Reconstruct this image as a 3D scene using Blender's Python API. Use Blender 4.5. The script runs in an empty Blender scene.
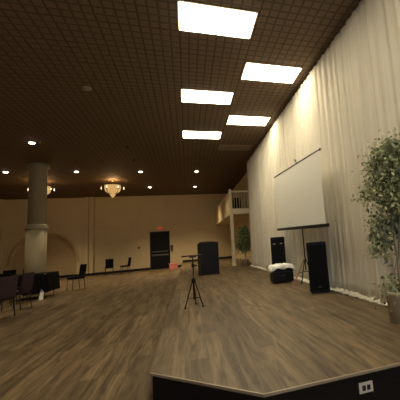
import bpy, bmesh, math, random
from mathutils import Vector, Matrix
SC = bpy.context.scene
COL = SC.collection
PI = math.pi

# ------------------------------------------------------------------ camera
cd = bpy.data.cameras.new('camera'); cam = bpy.data.objects.new('camera', cd); COL.objects.link(cam)
_pp = Vector((280.0, 198.0)); _f = 305.0
def _ray(x, y): return Vector((x-_pp.x, -(y-_pp.y), -_f))
_Y = _ray(187, 247).normalized(); _X = _ray(1240, 166); _X = (_X-_X.dot(_Y)*_Y).normalized(); _Z = _X.cross(_Y)
_R = Matrix((_X, _Y, _Z)).to_4x4()
cam.matrix_world = Matrix.Translation((0, 0, 1.3)) @ _R
cd.sensor_fit = 'HORIZONTAL'; cd.sensor_width = 36; cd.lens = _f/400*36
cd.shift_x = -(280-200)/400; cd.shift_y = (198-200)/400
cd.clip_start = .05; cd.clip_end = 100
SC.camera = cam
# ------------------------------------------------------------------ world, exposure
w = bpy.data.worlds.new('world'); SC.world = w; w.use_nodes = True
w.node_tree.nodes['Background'].inputs[0].default_value = (1, .8, .55, 1)
w.node_tree.nodes['Background'].inputs[1].default_value = .0
SC.view_settings.view_transform = 'Standard'; SC.view_settings.look = 'None'
SC.view_settings.gamma = 1; SC.view_settings.use_curve_mapping = False
SC.view_settings.exposure = 1.25
PANEL_E = 8.6          # emission of the ceiling troffers
SPOT_W = 115.0          # recessed spots
HS, H, YB, XL, XR, YF = .28, 4.96, 22.3, -14.0, 3.15, -3.0   # stage height, ceiling, back wall, left wall, right wall, wall behind

# ------------------------------------------------------------------ materials
def mat(name, col, rough=.6, metal=0, emit=None, es=0, noise=0, nscale=8, bump=0, spec=.4):
    m = bpy.data.materials.new(name); m.use_nodes = True; nt = m.node_tree; b = nt.nodes['Principled BSDF']
    b.inputs['Base Color'].default_value = (*col, 1); b.inputs['Roughness'].default_value = rough
    b.inputs['Metallic'].default_value = metal; b.inputs['Specular IOR Level'].default_value = spec
    if emit: b.inputs['Emission Color'].default_value = (*emit, 1); b.inputs['Emission Strength'].default_value = es
    if noise or bump:
        tc = nt.nodes.new('ShaderNodeTexCoord'); n = nt.nodes.new('ShaderNodeTexNoise'); n.inputs['Scale'].default_value = nscale
        n.inputs['Detail'].default_value = 6
        nt.links.new(tc.outputs['Object'], n.inputs['Vector'])
        if noise:
            mx = nt.nodes.new('ShaderNodeMix'); mx.data_type = 'RGBA'
            mx.inputs[6].default_value = (*[c*(1-noise) for c in col], 1); mx.inputs[7].default_value = (*[min(1, c*(1+noise)) for c in col], 1)
            nt.links.new(n.outputs['Fac'], mx.inputs[0]); nt.links.new(mx.outputs[2], b.inputs['Base Color'])
        if bump:
            bp = nt.nodes.new('ShaderNodeBump'); bp.inputs['Strength'].default_value = bump
            nt.links.new(n.outputs['Fac'], bp.inputs['Height']); nt.links.new(bp.outputs['Normal'], b.inputs['Normal'])
    return m

def wood_floor(name):
    m = bpy.data.materials.new(name); m.use_nodes = True; nt = m.node_tree; N = nt.nodes; L = nt.links; b = N['Principled BSDF']
    g = N.new('ShaderNodeNewGeometry')
    mp = N.new('ShaderNodeMapping'); mp.inputs['Rotation'].default_value = (0, 0, PI/2); L.new(g.outputs['Position'], mp.inputs[0])
    br = N.new('ShaderNodeTexBrick'); br.offset = .37; br.inputs['Scale'].default_value = 1
    br.inputs['Brick Width'].default_value = 1.3; br.inputs['Row Height'].default_value = .16
    br.inputs['Mortar Size'].default_value = .0025; br.inputs['Mortar Smooth'].default_value = .3; br.inputs['Bias'].default_value = 0
    br.inputs['Color1'].default_value = (.104, .073, .040, 1); br.inputs['Color2'].default_value = (.180, .130, .073, 1)
    br.inputs['Mortar'].default_value = (.11, .075, .045, 1)
    L.new(mp.outputs[0], br.inputs['Vector'])
    ms = N.new('ShaderNodeMapping'); ms.inputs['Scale'].default_value = (12, 1.1, 1); L.new(g.outputs['Position'], ms.inputs[0])
    n = N.new('ShaderNodeTexNoise'); n.inputs['Scale'].default_value = 1.0; n.inputs['Detail'].default_value = 8; n.inputs['Roughness'].default_value = .65
    n.inputs['Distortion'].default_value = 1.0
    L.new(ms.outputs[0], n.inputs['Vector'])
    cr = N.new('ShaderNodeValToRGB'); cr.color_ramp.elements[0].position = .36; cr.color_ramp.elements[0].color = (.42, .39, .35, 1)
    cr.color_ramp.elements[1].position = .64; cr.color_ramp.elements[1].color = (1.35, 1.33, 1.28, 1)
    L.new(n.outputs['Fac'], cr.inputs[0])
    mx = N.new('ShaderNodeMix'); mx.data_type = 'RGBA'; mx.blend_type = 'MULTIPLY'; mx.inputs[0].default_value = 1
    L.new(br.outputs['Color'], mx.inputs[6]); L.new(cr.outputs[0], mx.inputs[7]); L.new(mx.outputs[2], b.inputs['Base Color'])
    b.inputs['Roughness'].default_value = .5; b.inputs['Specular IOR Level'].default_value = .35
    bp = N.new('ShaderNodeBump'); bp.inputs['Strength'].default_value = .12; L.new(n.outputs['Fac'], bp.inputs['Height']); L.new(bp.outputs[0], b.inputs['Normal'])
    return m

def ceiling_mat():
    m = bpy.data.materials.new('ceiling_tiles'); m.use_nodes = True; nt = m.node_tree; N = nt.nodes; L = nt.links; b = N['Principled BSDF']
    g = N.new('ShaderNodeNewGeometry')
    def grid(period, mort, c1, cm):
        br = N.new('ShaderNodeTexBrick'); br.offset = 0; br.inputs['Scale'].default_value = 1
        br.inputs['Brick Width'].default_value = period; br.inputs['Row Height'].default_value = period
        br.inputs['Mortar Size'].default_value = mort; br.inputs['Mortar Smooth'].default_value = .35
        br.inputs['Color1'].default_value = c1; br.inputs['Color2'].default_value = c1; br.inputs['Mortar'].default_value = cm
        L.new(g.outputs['Position'], br.inputs['Vector']); return br
    a = grid(.156, .022, (.185, .130, .084, 1), (.115, .080, .051, 1)); c = grid(.625, .010, (1, 1, 1, 1), (.78, .75, .72, 1))
    mx = N.new('ShaderNodeMix'); mx.data_type = 'RGBA'; mx.blend_type = 'MULTIPLY'; mx.inputs[0].default_value = 1
    L.new(a.outputs['Color'], mx.inputs[6]); L.new(c.outputs['Color'], mx.inputs[7]); L.new(mx.outputs[2], b.inputs['Base Color'])
    b.inputs['Roughness'].default_value = .75; b.inputs['Specular IOR Level'].default_value = .2
    bp = N.new('ShaderNodeBump'); bp.inputs['Strength'].default_value = .6; bp.inputs['Distance'].default_value = .01; bp.invert = True
    L.new(a.outputs['Fac'], bp.inputs['Height']); L.new(bp.outputs[0], b.inputs['Normal'])
    return m

def fabric_sheer(name, col, trans=.25):
    m = bpy.data.materials.new(name); m.use_nodes = True; nt = m.node_tree; N = nt.nodes; L = nt.links
    N.remove(N['Principled BSDF']); out = N['Material Output']
    d = N.new('ShaderNodeBsdfDiffuse'); t = N.new('ShaderNodeBsdfTranslucent'); mx = N.new('ShaderNodeMixShader'); mx.inputs[0].default_value = trans
    g = N.new('ShaderNodeNewGeometry'); mp = N.new('ShaderNodeMapping'); mp.inputs['Scale'].default_value = (6, 22, .25); L.new(g.outputs['Position'], mp.inputs[0])
    n = N.new('ShaderNodeTexNoise'); n.inputs['Scale'].default_value = 1; n.inputs['Detail'].default_value = 5; L.new(mp.outputs[0], n.inputs['Vector'])
    mc = N.new('ShaderNodeMix'); mc.data_type = 'RGBA'; mc.inputs[6].default_value = (*[c*.76 for c in col], 1); mc.inputs[7].default_value = (*[min(1, c*1.16) for c in col], 1)
    L.new(n.outputs['Fac'], mc.inputs[0])
    for s in (d, t): L.new(mc.outputs[2], s.inputs['Color'])
    L.new(d.outputs[0], mx.inputs[1]); L.new(t.outputs[0], mx.inputs[2]); L.new(mx.outputs[0], out.inputs[0])
    return m

def leaf_mat(name, dark, light):
    m = bpy.data.materials.new(name); m.use_nodes = True; nt = m.node_tree; N = nt.nodes; L = nt.links; b = N['Principled BSDF']
    g = N.new('ShaderNodeNewGeometry'); cr = N.new('ShaderNodeValToRGB')
    cr.color_ramp.elements[0].color = (*dark, 1); cr.color_ramp.elements[1].color = (*light, 1)
    L.new(g.outputs['Random Per Island'], cr.inputs[0]); L.new(cr.outputs[0], b.inputs['Base Color'])
    b.inputs['Roughness'].default_value = .5
    return m

WARM = (1.0, .80, .52)
M = dict(
 floor=wood_floor('wood_planks'), ceil=ceiling_mat(),
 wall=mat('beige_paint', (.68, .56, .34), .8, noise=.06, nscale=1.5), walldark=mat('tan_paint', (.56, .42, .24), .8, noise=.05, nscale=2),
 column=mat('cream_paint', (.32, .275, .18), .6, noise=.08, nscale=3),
 base=mat('black_baseboard', (.012, .010, .010), .5), riser=mat('dark_brown_carpet', (.015, .011, .009), .95, noise=.3, nscale=90, bump=.3, spec=.1),
 nosing=mat('metal_nosing', (.34, .27, .18), .5, .2), cream=mat('cream_woodwork', (.66, .56, .38), .5),
 drape=fabric_sheer('cream_sheer', (.86, .80, .68), .22), hem=fabric_sheer('hem_fabric', (.86, .81, .70), .2),
 black=mat('black_plastic', (.005, .005, .006), .5, spec=.2), blackwood=mat('black_laminate', (.005, .005, .008), .45, noise=.3, nscale=5, spec=.2),
 grille=mat('black_grille', (.004, .004, .005), .8, noise=.5, nscale=300, bump=.4, spec=.15), cloth=mat('black_cloth', (.006, .006, .008), .95, noise=.2, nscale=30, spec=.1),
 plum=mat('plum_fabric', (.028, .013, .017), .9, noise=.2, nscale=60), metal=mat('dark_steel', (.05, .045, .04), .35, .8),
 gold=mat('bronze_metal', (.16, .10, .05), .4, .8), chrome=mat('chrome', (.6, .58, .55), .2, 1),
 screen=mat('screen_fabric', (.80, .78, .70), .8), white=mat('white_fabric', (.82, .80, .76), .8, noise=.05, nscale=10, bump=.2),
 plate=mat('almond_plastic', (.62, .55, .45), .4), slot=mat('outlet_black', (.01, .01, .01), .4),
 panel=mat('troffer_lens', (.9, .9, .9), .5, emit=(1, .88, .62), es=PANEL_E), paneloff=mat('unlit_lens', (.24, .18, .12), .5),
 frame=mat('troffer_frame', (.30, .22, .14), .5), daylight=mat('daylit_glass', (.8, .8, .8), .3, emit=(.72, .84, 1), es=1.5), bulb=mat('spot_lens', (1, 1, 1), .4, emit=(1, .85, .62), es=9),
 glow=mat('amber_glass', (.8, .6, .3), .3, emit=(1, .60, .22), es=.22), candle=mat('candle_lamp', (.9, .8, .6), .3, emit=(1, .78, .45), es=1.6),
 red=mat('exit_red', (.55, .05, .03), .5, emit=(1, .14, .05), es=.16), redhouse=mat('exit_housing', (.16, .03, .02), .5, emit=(1, .1, .04), es=.09),
 pink=mat('pink_card', (.75, .24, .20), .7), pot=mat('tan_ceramic', (.46, .38, .26), .5, noise=.1, nscale=5), soil=mat('soil', (.03, .02, .012), 1, noise=.4, nscale=40),
 bark=mat('grey_bark', (.28, .23, .17), .9, noise=.3, nscale=25, bump=.4),
 leaf=leaf_mat('ficus_leaves', (.035, .065, .02), (.56, .55, .30)), leaf2=leaf_mat('ficus_dark_leaves', (.03, .055, .018), (.24, .28, .11)),
 door=mat('black_door_paint', (.006, .006, .008), .5, spec=.2), wood=mat('orange_reflection', (.40, .18, .08), .5), glass=mat('clear_glass', (.9, .9, .9), .05),  # wood key: orange reflection put into the colour of one screen leg
 silver=mat('push_bar_metal', (.16, .14, .11), .35, .8), brown=mat('brown_box', (.12, .06, .03), .6),
)
M['glass'].node_tree.nodes['Principled BSDF'].inputs['Transmission Weight'].default_value = 1

# ------------------------------------------------------------------ mesh helpers
class MB:
    def __init__(s): s.bm = bmesh.new()
    def box(s, x0, x1, y0, y1, z0, z1, bev=0, rot=None):
        t = bmesh.new(); bmesh.ops.create_cube(t, size=1)
        bmesh.ops.scale(t, vec=(x1-x0, y1-y0, z1-z0), verts=t.verts)
        if bev: bmesh.ops.bevel(t, geom=t.edges[:], offset=bev, segments=2, affect='EDGES', profile=.7)
        mt = Matrix.Translation(((x0+x1)/2, (y0+y1)/2, (z0+z1)/2))
        if rot is not None: mt = mt @ rot
        bmesh.ops.transform(t, matrix=mt, verts=t.verts); s._add(t); return s
    def _add(s, t):
        me = bpy.data.meshes.new('t'); t.to_mesh(me); t.free(); s.bm.from_mesh(me); bpy.data.meshes.remove(me)
    def tube(s, pts, r, seg=8, cap=True):
        pts = [Vector(p) for p in pts]; rr = r if isinstance(r, (list, tuple)) else [r]*len(pts); rings = []
        for i, p in enumerate(pts):
            d = (pts[min(i+1, len(pts)-1)]-pts[max(i-1, 0)]).normalized()
            a = d.cross(Vector((0, 0, 1)) if abs(d.z) < .9 else Vector((1, 0, 0))).normalized(); b = d.cross(a)
            rings.append([s.bm.verts.new(p+(a*math.cos(2*PI*k/seg)+b*math.sin(2*PI*k/seg))*rr[i]) for k in range(seg)])
        for A, B in zip(rings, rings[1:]):
            for k in range(seg): s.bm.faces.new((A[k], A[(k+1) % seg], B[(k+1) % seg], B[k]))
        if cap: s.bm.faces.new(rings[0]); s.bm.faces.new(rings[-1])
        return s
    def lathe(s, prof, cx=0, cy=0, seg=24):
        rings = [[s.bm.verts.new((cx+r*math.cos(2*PI*k/seg), cy+r*math.sin(2*PI*k/seg), z)) for k in range(seg)] for r, z in prof]
        for A, B in zip(rings, rings[1:]):
            for k in range(seg): s.bm.faces.new((A[k], A[(k+1) % seg], B[(k+1) % seg], B[k]))
        if prof[0][0] > 0: s.bm.faces.new(rings[0])
        if prof[-1][0] > 0: s.bm.faces.new(rings[-1])
        return s
    def prism(s, poly, z0, z1):      # poly in xy
        a = [s.bm.verts.new((x, y, z0)) for x, y in poly]; b = [s.bm.verts.new((x, y, z1)) for x, y in poly]; n = len(poly)
        s.bm.faces.new(a); s.bm.faces.new(b)
        for k in range(n): s.bm.faces.new((a[k], a[(k+1) % n], b[(k+1) % n], b[k]))
        return s
    def build(s, name, m, parent=None, smooth=False):
        bmesh.ops.recalc_face_normals(s.bm, faces=s.bm.faces)
        me = bpy.data.meshes.new(name); s.bm.to_mesh(me); s.bm.free()
        if smooth:
            for p in me.polygons: p.use_smooth = True
        o = bpy.data.objects.new(name, me); COL.objects.link(o); me.materials.append(M[m] if isinstance(m, str) else m)
        if parent: o.parent = parent
        return o
def tag(o, label=None, cat=None, group=None, kind=None):
    for k, v in (('label', label), ('category', cat), ('group', group), ('kind', kind)):
        if v: o[k] = v
    return o
def empty(name, loc, rz=0, label=None, cat=None, group=None):
    o = bpy.data.objects.new(name, None); COL.objects.link(o); o.location = loc; o.rotation_euler = (0, 0, rz); o.empty_display_size = .1
    return tag(o, label, cat, group)
def copy_tree(o, parent=None):
    c = o.copy(); COL.objects.link(c); c.parent = parent
    for ch in [x for x in bpy.data.objects if x.parent == o]: copy_tree(ch, c)
    return c
def struct(o, label=None):
    o['kind'] = 'structure'
    if label: o['label'] = label
    return o
def B(*a, **k): return MB().box(*a, **k)

# ------------------------------------------------------------------ setting
struct(B(XL, XR, YF, YB+.5, -.1, 0).build('floor', 'floor'), 'grey-brown wood plank floor of the hall, below the stage')
T = .012
# stage: front edge y=2.17, chamfered corner, left edge x=-.33
sp = [(-.33, YB), (-.33, 2.95), (.46, 2.17), (XR, 2.17), (XR, YB)]
def inset(d): return [(-.33+d, YB), (-.33+d, 2.95+d*.4), (.46+d*.4, 2.17+d), (XR, 2.17+d), (XR, YB)]
stage = empty('stage', (0, 0, 0)); struct(stage, 'low stage with grey-brown plank top and dark riser')
MB().prism(inset(.02), 0, HS-.02).build('riser', 'riser', stage)
MB().prism(sp, HS-.02, HS).build('stage_deck', 'floor', stage)
nb = MB()
for (a, b_) in ((sp[1], sp[2]), (sp[2], sp[3])):
    d = (Vector(b_)-Vector(a)).normalized(); n = Vector((d.y, -d.x))
    # strip wrapping the edge, just outside and above it
    q = [Vector(a)-n*.010, Vector(b_)-n*.010, Vector(b_)+n*.004, Vector(a)+n*.004]
    if n.dot(Vector((-1, -1))) < 0: q = [Vector(a)+n*.010, Vector(b_)+n*.010, Vector(b_)-n*.004, Vector(a)-n*.004]
    nb.prism([tuple(v) for v in q], HS-.014, HS+.003)
nb.build('edge_strip', 'nosing', stage)
struct(B(XL, XR, YF, YB+.5, H, H+.1).build('ceiling', 'ceil'), 'dark brown ceiling of small embossed square tiles')
struct(B(XL-.15, XL, YF, YB+.5, 0, H).build('wall_left', 'wall'))
struct(B(XR, XR+.15, YF, YB+.5, 0, H).build('wall_right', 'wall'))
struct(B(XL, XR, YF-.15, YF, 0, H).build('wall_front', 'wall'))
t = empty('unseen_window', (0, 0, 0)); struct(t, 'unseen daylit window, inferred in the wall behind the camera')  # out of view, added so cool daylight brightens the front drapes and floor
B(-1.6, 2.6, YF+.002, YF+.06, .9, 2.9).build('window_frame', 'frame', t)
B(-1.5, 2.5, YF+.062, YF+.07, 1.0, 2.8).build('pane', 'daylight', t)
# back wall with an arched niche
AX, AR, AS = -8.35, 1.72, 1.05
wb = MB(); bm = wb.bm
def arc(r, n=24): return [(AX+r*math.cos(PI-PI*k/n), AS+r*math.sin(PI-PI*k/n)) for k in range(n+1)]
ar = arc(AR); pts = [(XL, 0), (AX-AR, 0)]+ar+[(AX+AR, 0), (XR, 0), (XR, H), (XL, H)]
vf = [bm.verts.new((x, YB, z)) for x, z in pts]; bm.faces.new(vf)
vk = [bm.verts.new((x, YB+.35, z)) for x, z in pts]
for k in range(1, len(ar)+2): bm.faces.new((vf[k], vf[k+1], vk[k+1], vk[k]))
bmesh.ops.delete(bm, geom=[v for v in bm.verts if not v.link_faces], context='VERTS')
struct(wb.build('wall_back', 'wall'), 'beige back wall with an arched niche at the left')
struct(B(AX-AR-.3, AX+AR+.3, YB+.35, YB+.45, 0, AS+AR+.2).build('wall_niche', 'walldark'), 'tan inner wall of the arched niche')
tm = MB(); ao, ai = arc(AR+.14), arc(AR); n = len(ao)
ov = [[tm.bm.verts.new((x, y, z)) for x, z in c] for c, y in ((ao, YB-.06), (ai, YB-.06), (ao, YB), (ai, YB))]
for k in range(n-1):
    for a, b_ in ((0, 1), (1, 3), (0, 2)): tm.bm.faces.new((ov[a][k], ov[a][k+1], ov[b_][k+1], ov[b_][k]))
tm.box(AX-AR-.16, AX-AR+.0, YB-.08, YB, AS-.12, AS); tm.box(AX+AR, AX+AR+.16, YB-.08, YB, AS-.12, AS)
struct(tm.build('trim_1', 'walldark'), 'raised moulding around the arched niche, darkened for the arch shadow')  # darker tone paints the shadow line under the arch
struct(B(XL, 2.0, YB-.16, YB, 2.88, 2.97).box(XL, 2.0, YB-.08, YB, 2.76, 2.88).build('trim_2', 'wall'), 'beige ledge moulding along the back wall')
for i, x in enumerate((-6.12, -10.9)):
    struct(B(x, x+.17, YB-.24, YB, .14, H).box(x+.28, x+.45, YB-.24, YB, .14, H).box(x-.05, x+.50, YB-.10, YB, .14, H).build('trim_%d' % (3+i), 'wall'), 'double pilaster on the back wall')
DX0, DX1, DZ = -2.30, -1.17, 2.42
bb = MB()
for a, b_ in ((XL, AX-AR), (AX+AR, DX0-.07), (DX1+.07, -.34)): bb.box(a, b_, YB-.11, YB-.005, 0, .14)
bb.box(AX-AR, AX+AR, YB+.3, YB+.35, 0, .14)
struct(bb.build('baseboard_back', 'base'), 'black baseboard along the back wall')
struct(B(-.32, XR-.02, YB-.04, YB-.005, HS+.002, HS+.14).build('baseboard_stage', 'base'), 'black baseboard where the stage meets the back wall')
# door
dr = empty('door_1', (0, 0, 0)); struct(dr, 'black exit door with a horizontal push bar')
B(DX0, DX1, YB-.035, YB-.005, 0.005, DZ).build('door_leaf', 'door', dr)
B(DX0-.06, DX0, YB-.05, YB-.003, 0.003, DZ+.06).box(DX1, DX1+.06, YB-.05, YB-.003, 0.003, DZ+.06).box(DX0, DX1, YB-.05, YB-.003, DZ, DZ+.06).build('door_frame', 'base', dr)
B(DX0+.08, DX1-.08, YB-.12, YB-.035, 1.10, 1.17, bev=.01).build('push_bar', 'silver', dr)
B(DX0+.04, DX1-.04, YB-.045, YB-.035, .86, .96).build('kick_rail', 'silver', dr)

# round pillar
t = empty('pillar', (-5.47, 13.9, 0)); struct(t, 'thick cream pillar with a ring moulding')
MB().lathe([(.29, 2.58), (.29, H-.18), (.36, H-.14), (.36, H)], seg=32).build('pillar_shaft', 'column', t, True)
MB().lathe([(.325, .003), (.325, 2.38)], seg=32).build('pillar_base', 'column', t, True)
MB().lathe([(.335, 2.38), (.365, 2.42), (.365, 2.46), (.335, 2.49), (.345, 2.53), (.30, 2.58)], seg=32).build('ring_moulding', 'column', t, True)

# balcony at the back right
t = empty('balcony', (2.05, 14.3, HS)); struct(t, 'small raised balcony with cream railing and support post')
def L_(mb, name, m): # world coords -> relative to the balcony
    bmesh.ops.translate(mb.bm, vec=(-2.05, -14.3, -HS), verts=mb.bm.verts); return mb.build(name, m, t)
L_(B(2.0, XR-.02, 14.3, YB-.08, 2.66, 2.92), 'balcony_deck', 'cream')
L_(B(2.0, 2.06, 14.42, YB-.08, 2.92, 3.78), 'side_parapet', 'wall')
L_(B(1.97, 2.09, 14.28, 14.40, 2.92, 3.86, bev=.01), 'corner_post', 'cream')
L_(B(2.09, XR-.02, 14.30, 14.37, 3.70, 3.78, bev=.01), 'top_rail', 'cream')
for k in range(8): L_(MB().tube([(2.2+.125*k, 14.335, 2.925), (2.2+.125*k, 14.335, 3.70)], .012), 'baluster', 'cream')
L_(B(1.98, 2.12, 14.32, 14.46, HS, 2.66, bev=.01), 'support_post', 'cream')
L_(B(1.95, 2.15, 14.29, 14.49, HS, HS+.12, bev=.01), 'post_base', 'cream')
t = empty('speaker_cabinet', (2.42, 14.85, 2.92), .2, 'black cabinet sitting on the balcony behind the railing', 'cabinet')
B(-.16, .16, -.14, .14, 0, .58, bev=.012).build('cabinet_body', 'black', t); B(-.13, .13, -.150, -.141, .05, .52).build('grille', 'grille', t)

# ------------------------------------------------------------------ ceiling lights
def troffer(x, y, lit, label):
    t = empty('ceiling_light', (x, y, H), 0, label, 'ceiling light', 'rectangular ceiling panels')
    B(-.625, .625, -.335, .335, -.012, -.001).build('light_frame', 'frame', t)
    B(-.60, .60, -.31, .31, -.022, -.0125).build('diffuser', 'panel' if lit else 'paneloff', t)
for x, y, lit, lab in (
  (.60, 1.93, 1, 'bright ceiling panel overhead, just out of the top of the view'),
    (1.90, .65, 1, 'bright ceiling panel by the curtain, above the camera'),
  (.60, 4.63, 1, 'largest bright rectangular ceiling panel, nearest at the top'),
  (.60, 7.33, 1, 'bright ceiling panel, second of the left row of three'),
  (.60, 10.04, 1, 'farthest bright ceiling panel, last of the left row'),
  (1.90, 6.02, 1, 'bright ceiling panel nearest to the curtain, front of the right row'),
  (1.90, 8.69, 1, 'smaller bright ceiling panel behind the nearest one of the right row'),
  (1.90, 11.37, 0, 'unlit dim ceiling panel at the end of the right row')): troffer(x, y, lit, lab)
def downlight(x, y, label, watts=1.0):
    t = empty('recessed_spotlight', (x, y, H), 0, label, 'spotlight', 'round recessed ceiling spots')
    MB().lathe([(.115, -.001), (.115, -.012), (.085, -.02), (.085, -.014)], seg=20).build('trim_ring', 'frame', t, True)
    MB().lathe([(.08, -.015), (.07, -.035), (.04, -.045)], seg=20).build('lamp_lens', 'bulb', t, True)
    ld = bpy.data.lights.new('spot', 'SPOT'); ld.energy = SPOT_W*watts; ld.color = (1, .76, .44); ld.spot_size = R(105); ld.spot_blend = .8; ld.shadow_soft_size = .08
    lo = bpy.data.objects.new('lamp_light', ld); COL.objects.link(lo); lo.parent = t; lo.location = (0, 0, -.06)
R = math.radians
for x, y, lab, pw in ((-4.60, 11.18, 'brightest round ceiling spot, just above the top of the pillar', .5),
  (-7.09, 15.1, 'round ceiling spot at the far left, left of the pillar', 1),
  (-4.54, 15.1, 'round ceiling spot just right of the pillar, left of the amber chandelier', 1),
  (-1.96, 15.2, 'round ceiling spot right of the amber chandelier, in front of a fainter one', 1),
  (.57, 15.2, 'round ceiling spot above the lectern, nearer of its two', 1),
  (-1.97, 19.11, 'small faint ceiling spot above the exit door', 2.2),
  (.60, 19.2, 'small far ceiling spot above the lectern, near the back wall', 2.2)): downlight(x, y, lab, pw)
for x, y, lab in ((-7.1, 11.15, 'round ceiling spot beyond the left edge of the view, near the pillar'), (-7.1, 7.1, 'round ceiling spot beyond the left edge of the view, midway'), (-9.6, 15.1, 'round ceiling spot beyond the left edge of the view, far'), (-4.6, 3.1, 'round ceiling spot beyond the left edge of the view, nearest')): downlight(x, y, lab, 1.3)
downlight(-6.95, 19.0, 'small round ceiling spot at the right edge of the pillar', 2.2)

def chandelier(x, y, label):
    t = empty('chandelier', (x, y, H), 0, label, 'chandelier', 'amber glass chandeliers')
    MB().lathe([(.10, -.002), (.10, -.03), (.03, -.06)], seg=20).build('canopy', 'gold', t, True)
    MB().tube([(0, 0, -.05), (0, 0, -.9)], .014).build('stem', 'gold', t)
    MB().lathe([(.36, -.28), (.37, -.42), (.34, -.56), (.24, -.66), (.16, -.72)], seg=28).build('glass_bowl', 'glow', t, True)
    MB().lathe([(.365, -.25), (.39, -.25), (.39, -.29), (.365, -.29), (.365, -.25)], seg=28).build('metal_ring', 'gold', t, True)
    MB().lathe([(.15, -.73), (.10, -.82), (.04, -.88), (.02, -.93)], seg=20).build('lower_bowl', 'glow', t, True)
    for k in range(6):
        a = k*PI/3+.18; c, s_ = math.cos(a), math.sin(a)
        r_ = [(0.02*c, .02*s_, -.70), (.3*c, .3*s_, -.76), (.46*c, .46*s_, -.66), (.50*c, .50*s_, -.52)]
        am = MB().tube(r_, .014).build('arm', 'base', t)
        MB().lathe([(.03, -.52), (.055, -.50), (.03, -.49)], .50*c, .50*s_, 10).build('cup', 'base', am, True)
        MB().lathe([(.014, -.49), (.018, -.45), (.012, -.40), (.004, -.35)], .50*c, .50*s_, 8).build('candle_bulb', 'candle', am, True)
    ld = bpy.data.lights.new('glow', 'POINT'); ld.energy = 22; ld.color = (1, .58, .24); ld.shadow_soft_size = .2
    lo = bpy.data.objects.new('lamp_light', ld); COL.objects.link(lo); lo.parent = t; lo.location = (0, 0, -.16)
chandelier(-3.50, 17.0, 'glowing amber glass chandelier left of the exit door')
chandelier(-6.55, 17.0, 'chandelier glowing behind the pillar, only its right edge showing')
# ceiling detector and small fittings
t = empty('smoke_detector', (-2.01, 7.27, H), 0, 'small round detector on the dark ceiling, nearer one', 'detector')
MB().lathe([(.09, -.001), (.09, -.02), (.06, -.045), (.02, -.05)], seg=20).build('detector_body', 'column', t, True)
t = empty('sprinkler_head', (-1.91, 11.5, H), 0, 'tiny dark fitting on the ceiling, nearer of a pair', 'sprinkler', 'ceiling sprinklers')
MB().lathe([(.06, -.001), (.06, -.01), (.02, -.015), (.02, -.05), (.045, -.055), (.045, -.06)], seg=12).build('sprinkler_body', 'base', t, True)
c = copy_tree(t); c.location = (-1.94, 13.2, H); c['label'] = 'tiny dark fitting on the ceiling, farther of a pair'

# wall fittings
t = empty('exit_sign', (-1.70, YB, 2.62), 0, 'red exit sign on the wall above the black door', 'sign')
B(-.19, .19, -.06, -.004, 0, .24, bev=.01).build('sign_housing', 'redhouse', t)
fc = bpy.data.curves.new('exit_text', 'FONT'); fc.body = 'EXIT'; fc.size = .19; fc.extrude = .003; fc.align_x = 'CENTER'; fc.offset = .003
fo = bpy.data.objects.new('tmp', fc); COL.objects.link(fo); bpy.context.view_layer.update()
me = bpy.data.meshes.new_from_object(fo.evaluated_get(bpy.context.evaluated_depsgraph_get())); bpy.data.objects.remove(fo)
lt = bpy.data.objects.new('lettering', me); COL.objects.link(lt); lt.parent = t; lt.location = (0, -.066, .055); lt.rotation_euler = (PI/2, 0, 0); lt.data.materials.clear(); lt.data.materials.append(M['red'])
t = empty('thermostat', (-3.05, YB, 1.42), 0, 'small dark control box on the wall left of the door', 'wall control')
B(-.06, .06, -.03, -.003, 0, .13, bev=.008).build('control_box', 'brown', t); B(-.04, .04, -.034, -.031, .06, .11).build('display', 'base', t)
t = empty('wall_box', (-.98, YB, 1.12), 0, 'brown box on the wall right of the black door', 'wall box')
B(-.08, .08, -.09, -.003, 0, .40, bev=.012).build('box_body', 'brown', t); B(-.05, .05, -.10, -.091, .08, .32).build('box_cover', 'gold', t)
t = empty('outlet_plate', (1.24, 2.19, .165), 0, 'almond double electrical outlet plate on the dark stage riser', 'outlet')
B(-.058, .058, -.014, -.001, -.036, .036, bev=.003).build('cover_plate', 'plate', t)
for s in (-1, 1): B(s*.02-.014, s*.02+.014, -.018, -.0145, -.018, .018, bev=.002).build('socket', 'slot', t)

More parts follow.
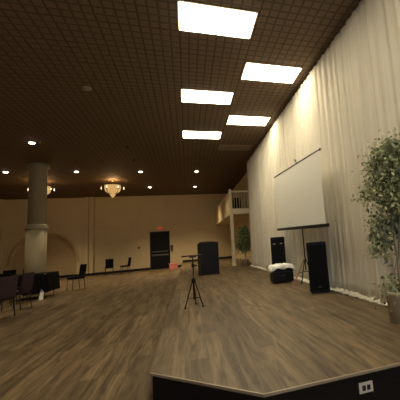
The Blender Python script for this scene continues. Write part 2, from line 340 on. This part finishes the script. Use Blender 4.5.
# ------------------------------------------------------------------ drapes along the right side
rnd = random.Random(4)
def drape(y0, y1, label, seed):
    r = random.Random(7); mb = MB(); bm = mb.bm; n = int((y1-y0)/.02); zs = [HS+.012+(H-.08-HS-.012)*k/26 for k in range(27)]
    ph = [r.uniform(0, 6.3) for _ in range(6)]; fr = [r.uniform(58, 70), r.uniform(27, 36), r.uniform(11, 16), r.uniform(2.2, 3.6)]
    cols = []
    for i in range(n+1):
        y = y0+(y1-y0)*i/n; col = []
        for z in zs:
            h = (z-HS)/(H-HS); q = 1-h
            ww = .5+.5*math.sin(2.1*y+ph[4])                     # gathers vary along the cloth
            d = .013*math.sin(fr[0]*y+ph[0]+.5*q)*(.4+.6*ww)+.016*math.sin(fr[1]*y+ph[1]+.9*q*math.sin(1.3*y))+.020*math.sin(fr[2]*y+ph[2]+1.2*q)*(.3+q*.7)+.03*q*math.sin(fr[3]*y+ph[3])
            x = 2.70+.04*h+d-.03*q
            x -= .02*h
            col.append(bm.verts.new((x, y+.012*math.sin(7*z+ph[5]+y*3)*q*min(1, 4*(y-y0), 4*(y1-y)), z)))
        cols.append(col)
    for a, b_ in zip(cols, cols[1:]):
        for k in range(26): bm.faces.new((a[k], b_[k], b_[k+1], a[k+1]))
    t = empty('drape', (0, 0, 0), 0, label, 'curtain', 'cream pleated drapes')
    o = mb.build('drape_fabric', 'drape', t, True)
    sm = o.modifiers.new('thick', 'SOLIDIFY'); sm.thickness = .004
    # gathered cloth lying on the stage
    hb = MB(); pr = []; m = int((y1-y0)/.03)
    for i in range(m+1):
        y = y0+(y1-y0)*i/m; o_ = .03+.015*math.sin(23*y+ph[1])+.02*math.sin(61*y+ph[0]); hh = .022+.01*math.sin(37*y+ph[2])
        ring = [(2.73, HS+.003), (2.62-o_, HS+.003), (2.60-o_, HS+.02), (2.63-o_*.5, HS+hh), (2.68, HS+hh+.03), (2.73, HS+.03)]
        pr.append([hb.bm.verts.new((x, y, z)) for x, z in ring])
    for a, b_ in zip(pr, pr[1:]):
        for k in range(6): hb.bm.faces.new((a[k], a[(k+1) % 6], b_[(k+1) % 6], b_[k]))
    hb.bm.faces.new(pr[0]); hb.bm.faces.new(pr[-1])
    hb.build('hem', 'hem', t, True)
    return t
drape(1.2, 3.56, 'cream pleated drape behind the large leafy ficus', 1)
drape(3.565, 5.12, 'cream pleated drape between the ficus and the tall front speaker', 2)
drape(5.128, 6.9, 'cream pleated drape behind the right half of the projection screen', 3)
drape(6.905, 8.8, 'cream pleated drape behind the left half of the projection screen', 5)
drape(8.805, 11.0, 'cream pleated drape just left of the projection screen', 7)
drape(11.005, 13.3, 'farthest cream pleated drape, ending beside the balcony post', 9)
t = empty('curtain_track', (2.78, 1.2, H), 0, 'metal track along the ceiling carrying the cream drapes', 'curtain track')
B(-.02, .02, 0, 12.1, -.05, -.002).build('track_rail', 'frame', t)

# ------------------------------------------------------------------ projection screen on a tripod
t = empty('projection_screen', (2.33, 6.12, HS), 0, 'white projection screen on a tripod standing before the drapes', 'projection screen')
def ts(mb, name, m, sm=False, par=None):
    return mb.build(name, m, par or t, sm)
y0, y1 = -1.30, 1.65
mb = MB(); q = [(y0+.04, 1.235), (y1-.05, 1.30), (y1-.05, 2.69), (y0+.04, 2.575)]
fa = [mb.bm.verts.new((-.012, y, z)) for y, z in q]; fb = [mb.bm.verts.new((-.005, y, z)) for y, z in q]; mb.bm.faces.new(fa); mb.bm.faces.new(fb)
for k in range(4): mb.bm.faces.new((fa[k], fa[(k+1) % 4], fb[(k+1) % 4], fb[k]))
ts(mb, 'screen_surface', 'screen')
ts(MB().tube([(0, y0, 2.57), (0, y1, 2.70)], .022), 'top_bar', 'metal')
mb = B(-.035, .03, y0-.02, y1+.02, -.032, .032, bev=.012); bmesh.ops.transform(mb.bm, matrix=Matrix.Translation((0, 0, 1.245)) @ Matrix.Rotation(.028, 4, 'X'), verts=mb.bm.verts)
ts(mb, 'roller_case', 'metal')
ts(MB().tube([(.035, 0, .35), (.035, 0, 2.66)], .014), 'pole', 'metal')
ts(MB().tube([(.035, 0, 2.63), (.0, 0, 2.74), (-.03, 0, 2.72)], .012), 'hanging_hook', 'metal')
for a in (200, 320, 80):
    c_, s_ = math.cos(R(a)), math.sin(R(a))
    lg = ts(MB().tube([(.035, 0, .62), (.035+.17*c_ if c_ > 0 else .035+.42*c_, .42*s_, .015)], .011), 'leg', 'wood' if a == 200 else 'metal')  # one leg coloured orange to paint the reflection on it
    ts(MB().tube([(.035, 0, .33), (.035+(.085 if c_ > 0 else .21)*c_, .21*s_, .31)], .007), 'brace', 'metal', par=lg)

# ------------------------------------------------------------------ speakers
def loudspeaker(x, y, z, rz, w_, d_, h_, label, horn=True, badge=False):
    t = empty('loudspeaker', (x, y, z), rz, label, 'speaker', 'black loudspeakers by the drapes')
    mb = MB(); mb.prism([(-w_/2, -d_/2), (w_/2, -d_/2), (w_*.36, d_/2), (-w_*.36, d_/2)], .02, h_)
    bmesh.ops.bevel(mb.bm, geom=mb.bm.edges[:], offset=.014, segments=2, affect='EDGES'); mb.build('cabinet', 'black', t)
    B(-w_/2+.03, w_/2-.03, -d_/2-.012, -d_/2-.001, .06, h_-.05, bev=.005).build('grille', 'grille', t)
    B(-w_/2+.03, w_/2-.03, -d_/2+.03, d_/2-.03, 0.001, .02).build('rubber_foot', 'black', t)
    if badge:
        for s in (-1, 1): B(s*.09-.035, s*.09+.035, -d_/2-.018, -d_/2-.013, h_-.19, h_-.165).build('horn_badge', 'column', t)
    else:
        B(-.03, .03, -d_/2-.018, -d_/2-.013, .10, .13).build('badge', 'metal', t)
loudspeaker(2.35, 5.46, HS, -.35, .37, .30, .93, 'tall black speaker in front of the right end of the screen')
loudspeaker(2.33, 7.98, HS, -.25, .38, .34, 1.10, 'black speaker left of the screen with two pale marks', badge=True)
t = empty('storage_case', (2.19, 7.35, HS), -.10, 'black case on the stage draped with a white cloth', 'case')
B(-.25, .25, -.22, .22, .03, .36, bev=.02).build('case_body', 'black', t)
B(-.255, .255, -.225, .225, .25, .262).build('lid_seam', 'metal', t)
for sx in (-1, 1):
    for sy in (-1, 1): MB().tube([(sx*.2, sy*.17-.012, .016), (sx*.2, sy*.17+.012, .016)], .015, 10).build('caster', 'metal', t)
B(-.05, .05, -.235, -.225, .16, .19).build('handle', 'metal', t)
# white cloth on the case
mb = MB(); N1, N2 = 24, 20; gr = []
for i in range(N1+1):
    row = []
    for j in range(N2+1):
        u, v = i/N1*2-1, j/N2*2-1; x, y = u*.31, v*.27
        ov = max(abs(x)-.262, abs(y)-.232, 0)
        z = .372+.020*math.sin(9*u+2*v)*math.cos(5*v+1)+.025
        if ov > 0: z -= ov*(2.3+.8*math.sin(8*u+5*v))
        row.append(mb.bm.verts.new((x, y, z+.03*(1-u*u))))
    gr.append(row)
for i in range(N1):
    for j in range(N2): mb.bm.faces.new((gr[i][j], gr[i+1][j], gr[i+1][j+1], gr[i][j+1]))
o = mb.build('cloth', 'white', None, True); o.location = (2.19, 7.35, HS); o.rotation_euler.z = -.10
tag(o, 'crumpled white cloth lying over the black case', 'cloth'); s = o.modifiers.new('t', 'SOLIDIFY'); s.thickness = .006

# ------------------------------------------------------------------ lectern
t = empty('lectern', (.71, 11.45, HS), .12, 'black lectern with a curved top standing on the stage', 'lectern')
mb = MB(); prof = [(-.33, .05), (.33, .05), (.335, 1.12)]+[(.335-.67*k/10, 1.12+.022*math.sin(PI*k/10)+.03*k/10) for k in range(1, 11)]
a = [mb.bm.verts.new((x, -.26, z)) for x, z in prof]; b_ = [mb.bm.verts.new((x, -.22, z)) for x, z in prof]; mb.bm.faces.new(a); mb.bm.faces.new(b_)
for k in range(len(prof)): mb.bm.faces.new((a[k], a[(k+1) % len(prof)], b_[(k+1) % len(prof)], b_[k]))
mb.build('front_panel', 'blackwood', t)
for s in (-1, 1): B(s*.315-.015, s*.315+.015, -.22, .20, .05, 1.10).build('side_panel', 'blackwood', t)
B(-.30, .30, -.22, .18, .62, .64).build('shelf', 'blackwood', t)
B(-.33, .33, -.20, .24, 1.06, 1.085, rot=Matrix.Rotation(-.2, 4, 'X')).build('reading_top', 'blackwood', t)
B(-.335, .335, -.265, .22, 0.001, .05, bev=.01).build('base', 'blackwood', t)

# ------------------------------------------------------------------ tripod stand with flat tray
t = empty('tripod_stand', (.09, 5.62, HS), 0, 'black tripod stand with a small flat tray, alone on the stage', 'tripod stand')
MB().tube([(0, 0, .12), (0, 0, .45)], .017).tube([(0, 0, .45), (0, 0, .85)], .011).build('pole', 'metal', t)
B(-.19, .15, -.12, .12, .853, .872, bev=.005).build('tray', 'plum', t)
B(-.06, .06, -.06, .06, .83, .852).build('tray_mount', 'metal', t)
MB().lathe([(.022, .66), (.028, .67), (.028, .71), (.022, .72)], seg=14).build('collar', 'black', t, True)
MB().lathe([(.024, .40), (.036, .41), (.036, .47), (.024, .48)], seg=14).build('leg_hub', 'black', t, True)
MB().tube([(.03, 0, .69), (.06, -.01, .69)], .012).build('knob', 'black', t)
for a in (205, 325, 80):
    c_, s_ = math.cos(R(a)), math.sin(R(a))
    lg = MB().tube([(.02*c_, .02*s_, .44), (.17*c_, .22*s_, .012)], .010).build('leg', 'metal', t)
    MB().tube([(.01*c_, .01*s_, .15), (.12*c_, .15*s_, .16)], .006).build('brace', 'metal', lg)
    MB().tube([(.165*c_, .214*s_, .024), (.174*c_, .226*s_, .004)], .015).build('rubber_foot', 'black', lg)

# ------------------------------------------------------------------ potted ficus trees
def ficus(name, loc, h0, crown, nleaf, lsize, leafm, label, potr, poth, seed, cull=None, droop=()):
    r = random.Random(seed); t = empty(name, loc, 0, label, 'potted tree')
    MB().lathe([(potr*.93, .002), (potr, poth*.9), (potr*1.06, poth*.92), (potr*1.06, poth), (potr*.92, poth), (potr*.9, poth-.04)], seg=28).build('pot', 'pot', t, True)
    MB().lathe([(potr*.9, poth-.045), (.01, poth-.035)], seg=20).build('soil', 'soil', t)
    (cx, cy, cz), (rx, ry, rz) = crown
    tr = MB(); tips = []
    for k in range(3):
        a = k*2.1+.4; o = .025
        tr.tube([(o*math.cos(a), o*math.sin(a), poth-.05), (-o*math.cos(a)+.02, -o*math.sin(a), (poth+h0)/2), (o*math.cos(a)+.3*cx, o*math.sin(a)+.3*cy, h0), (cx+.1*math.cos(a), cy+.1*math.sin(a), cz)], [.02, .018, .016, .008], 7)
    tr.build('trunk', 'bark', t, True)
    bm_ = MB(); fm = MB()
    cl = []
    for k in range(62):
        while True:
            v = Vector((r.uniform(-1, 1), r.uniform(-1, 1), r.uniform(-1, 1)))
            if .35 < v.length < 1: break
        p = Vector((cx+v.x*rx, cy+v.y*ry, cz+v.z*rz))
        cl.append(p)
    for p in droop: cl += [Vector(p)]*2
    base = Vector((cx, cy, h0+.1))
    for p in cl:
        q = Vector((loc[0], loc[1], loc[2]))+p
        if cull and not cull(q): continue
        mid = base.lerp(p, .55)+Vector((0, 0, .08)); bm_.tube([base, mid, p], [.007, .005, .002], 5)
    bm_.build('branches', 'bark', t)
    per = nleaf//len(cl)
    for p in cl:
        for k in range(per):
            s = Vector((r.gauss(0, .085), r.gauss(0, .085), r.gauss(-.03, .10)))*(rx/.35 if rx < .35 else 1.15)
            c = p+s; q = Vector(loc)+c
            if cull and not cull(q): continue
            l = lsize*r.uniform(.7, 1.3); d = Vector((r.uniform(-1, 1), r.uniform(-1, 1), r.uniform(-1.3, .3))).normalized()
            sd = d.cross(Vector((r.uniform(-1, 1), r.uniform(-1, 1), r.uniform(-1, 1)))).normalized()*l*.24; nn = d.cross(sd).normalized()*l*.06
            vs = [c, c+d*l*.45+sd+nn, c+d*l, c+d*l*.45-sd+nn]; mid = c+d*l*.45
            V = [fm.bm.verts.new(v) for v in (*vs, mid)]
            fm.bm.faces.new((V[0], V[1], V[4])); fm.bm.faces.new((V[1], V[2], V[4])); fm.bm.faces.new((V[2], V[3], V[4])); fm.bm.faces.new((V[3], V[0], V[4]))
    fm.build('foliage', leafm, t)
    return t
ficus('potted_ficus', (2.33, 3.08, HS), .80, ((.10, -.03, 1.62), (.30, .32, .52)), 6500, .062, 'leaf',
      'tall leafy artificial ficus tree in a tan pot at the right edge', .165, .34, 3, cull=lambda q: q.x < 2.56,
      droop=((-.10, .12, 1.0), (-.11, .14, .88), (-.12, .22, 1.52), (-.10, .10, 1.15), (-.06, .05, .40)))
ficus('potted_ficus', (2.50, 13.95, HS), .60, ((.04, .0, 1.20), (.30, .28, .58)), 2600, .10, 'leaf2',
      'small dark ficus tree beside the balcony post', .16, .30, 8, cull=lambda q: True)

# ------------------------------------------------------------------ chairs and tables of the hall
def make_chair(fab):
    t = empty('banquet_chair', (0, 0, 0))           # faces -y
    B(-.22, .22, -.22, .22, .42, .485, bev=.02).build('seat', fab, t)
    mb = B(-.21, .21, -.025, .025, -.24, .24, bev=.018); rt = Matrix.Translation((0, .255, .70)) @ Matrix.Rotation(-.12, 4, 'X')
    bmesh.ops.transform(mb.bm, matrix=rt, verts=mb.bm.verts); mb.build('backrest', fab, t)
    for s in (-1, 1):
        MB().tube([(s*.2, -.19, .42), (s*.205, -.21, .003)], .012).build('leg', 'metal', t)
        MB().tube([(s*.2, .20, .42), (s*.205, .25, .003)], .012).build('leg', 'metal', t)
        MB().tube([(s*.2, .19, .44), (s*.2, .235, .62)], .012).build('back_upright', 'metal', t)
    MB().tube([(-.2, -.19, .41), (.2, -.19, .41), (.2, .19, .41), (-.2, .19, .41), (-.2, -.19, .41)], .010).build('seat_frame', 'metal', t)
    return t
ch = {f: make_chair(f) for f in ('cloth', 'plum')}; used = set()
def chair(x, y, a, label, fab='cloth', group='banquet chairs in the dim hall'):
    o = ch[fab] if fab not in used else copy_tree(ch[fab]); used.add(fab)
    o.location = (x, y, 0); o.rotation_euler = (0, 0, R(a)); tag(o, label, 'chair', group)
chair(-4.15, 13.9, -48, 'dark chair right of the black table by the pillar')
chair(-4.45, 20.7, 10, 'black chair against the back wall, left of two')
chair(-3.62, 20.8, -65, 'black chair against the back wall, turned sideways nearer the door')
chair(-4.22, 8.9, -115, 'plum banquet chair at the left edge, nearest to the camera', 'plum')
chair(-4.42, 10.2, -100, 'plum banquet chair standing behind the nearest left-edge chair', 'plum')
chair(-5.95, 12.05, 176, 'dark chair pulled up to the left-edge table, its back to the camera')
chair(-5.75, 14.15, 20, 'dark chair behind the left-edge table, just left of the pillar')
chair(-6.55, 14.2, -5, 'dark chair behind the left-edge table, at the edge of the photo')
chair(-5.0, 11.45, 150, 'dark chair before the black table below the pillar')
def cloth_table(x, y, w_, d_, label, clabel):
    t = empty('banquet_table', (x, y, 0), 0, label, 'table', 'tables of the dim hall')
    B(-w_/2, w_/2, -d_/2, d_/2, .765, .795).build('tabletop', 'column', t)
    for sx in (-1, 1):
        for sy in (-1, 1): MB().tube([(sx*(w_/2-.1), sy*(d_/2-.12), .002), (sx*(w_/2-.1), sy*(d_/2-.12), .765)], .014).build('leg', 'metal', t)
    mb = MB(); prs = []; n = 96; 
    for z, o, am in ((.802, -.02, 0), (.802, .008, 0), (.77, .014, .002), (.5, .025, .012), (.20, .035, .022)):
        ring = []
        for k in range(n):
            a = 2*PI*k/n; c_, s_ = math.cos(a), math.sin(a); e = .12
            px = math.copysign(abs(c_)**e, c_)*w_/2; py = math.copysign(abs(s_)**e, s_)*d_/2
            f = o+am*math.sin(k*1.31*2)
            ring.append(mb.bm.verts.new((px+c_*f*1.3, py+s_*f*1.3, z)))
        prs.append(ring)
    mb.bm.faces.new(prs[0])
    for A, B_ in zip(prs, prs[1:]):
        for k in range(n): mb.bm.faces.new((A[k], A[(k+1) % n], B_[(k+1) % n], B_[k]))
    o = mb.build('tablecloth', 'cloth', None, True); o.location = (x, y, 0); tag(o, clabel, 'tablecloth', 'black tablecloths')
cloth_table(-4.96, 12.5, 1.08, 1.1, 'table under a black cloth right in front of the pillar', 'black cloth over the table in front of the pillar')
cloth_table(-6.47, 13.1, 1.12, 1.1, 'table under a black cloth at the left edge of the photo', 'black cloth over the table at the left edge')
t = empty('drinking_glass', (-6.26, 12.8, .805), 0, 'clear glass on the left-edge black table, right one', 'glass', 'glasses on the black table')
MB().lathe([(.032, .001), (.038, .13), (.035, .13), (.029, .008)], seg=16).build('glass_body', 'glass', t, True)
c = copy_tree(t); c.location = (-6.42, 12.75, .805); c['label'] = 'clear glass on the left-edge black table, left one'
# white bag below the table
t = empty('paper_bag', (-4.46, 11.78, 0), .3, 'small white bag on the floor beside the black table', 'bag')
mb = MB(); mb.prism([(-.055, -.05), (.055, -.05), (.055, .05), (-.055, .05)], .002, .24)
for v in mb.bm.verts:
    if v.co.z > .1: v.co.x *= .8; v.co.y *= .35; v.co.x += .02
mb.build('bag_body', 'white', t); MB().tube([(-.02, 0, .24), (0, 0, .32), (.05, 0, .24)], .006).build('handle', 'white', t)
# pink box by the stage
t = empty('pink_box', (-.86, 20.7, 0), .15, 'pink cardboard box on the floor right of the door', 'box')
B(-.24, .24, -.18, .18, .002, .30, bev=.01).build('box_body', 'pink', t); B(-.25, .25, -.19, .19, .30, .35, bev=.008).build('lid', 'pink', t)
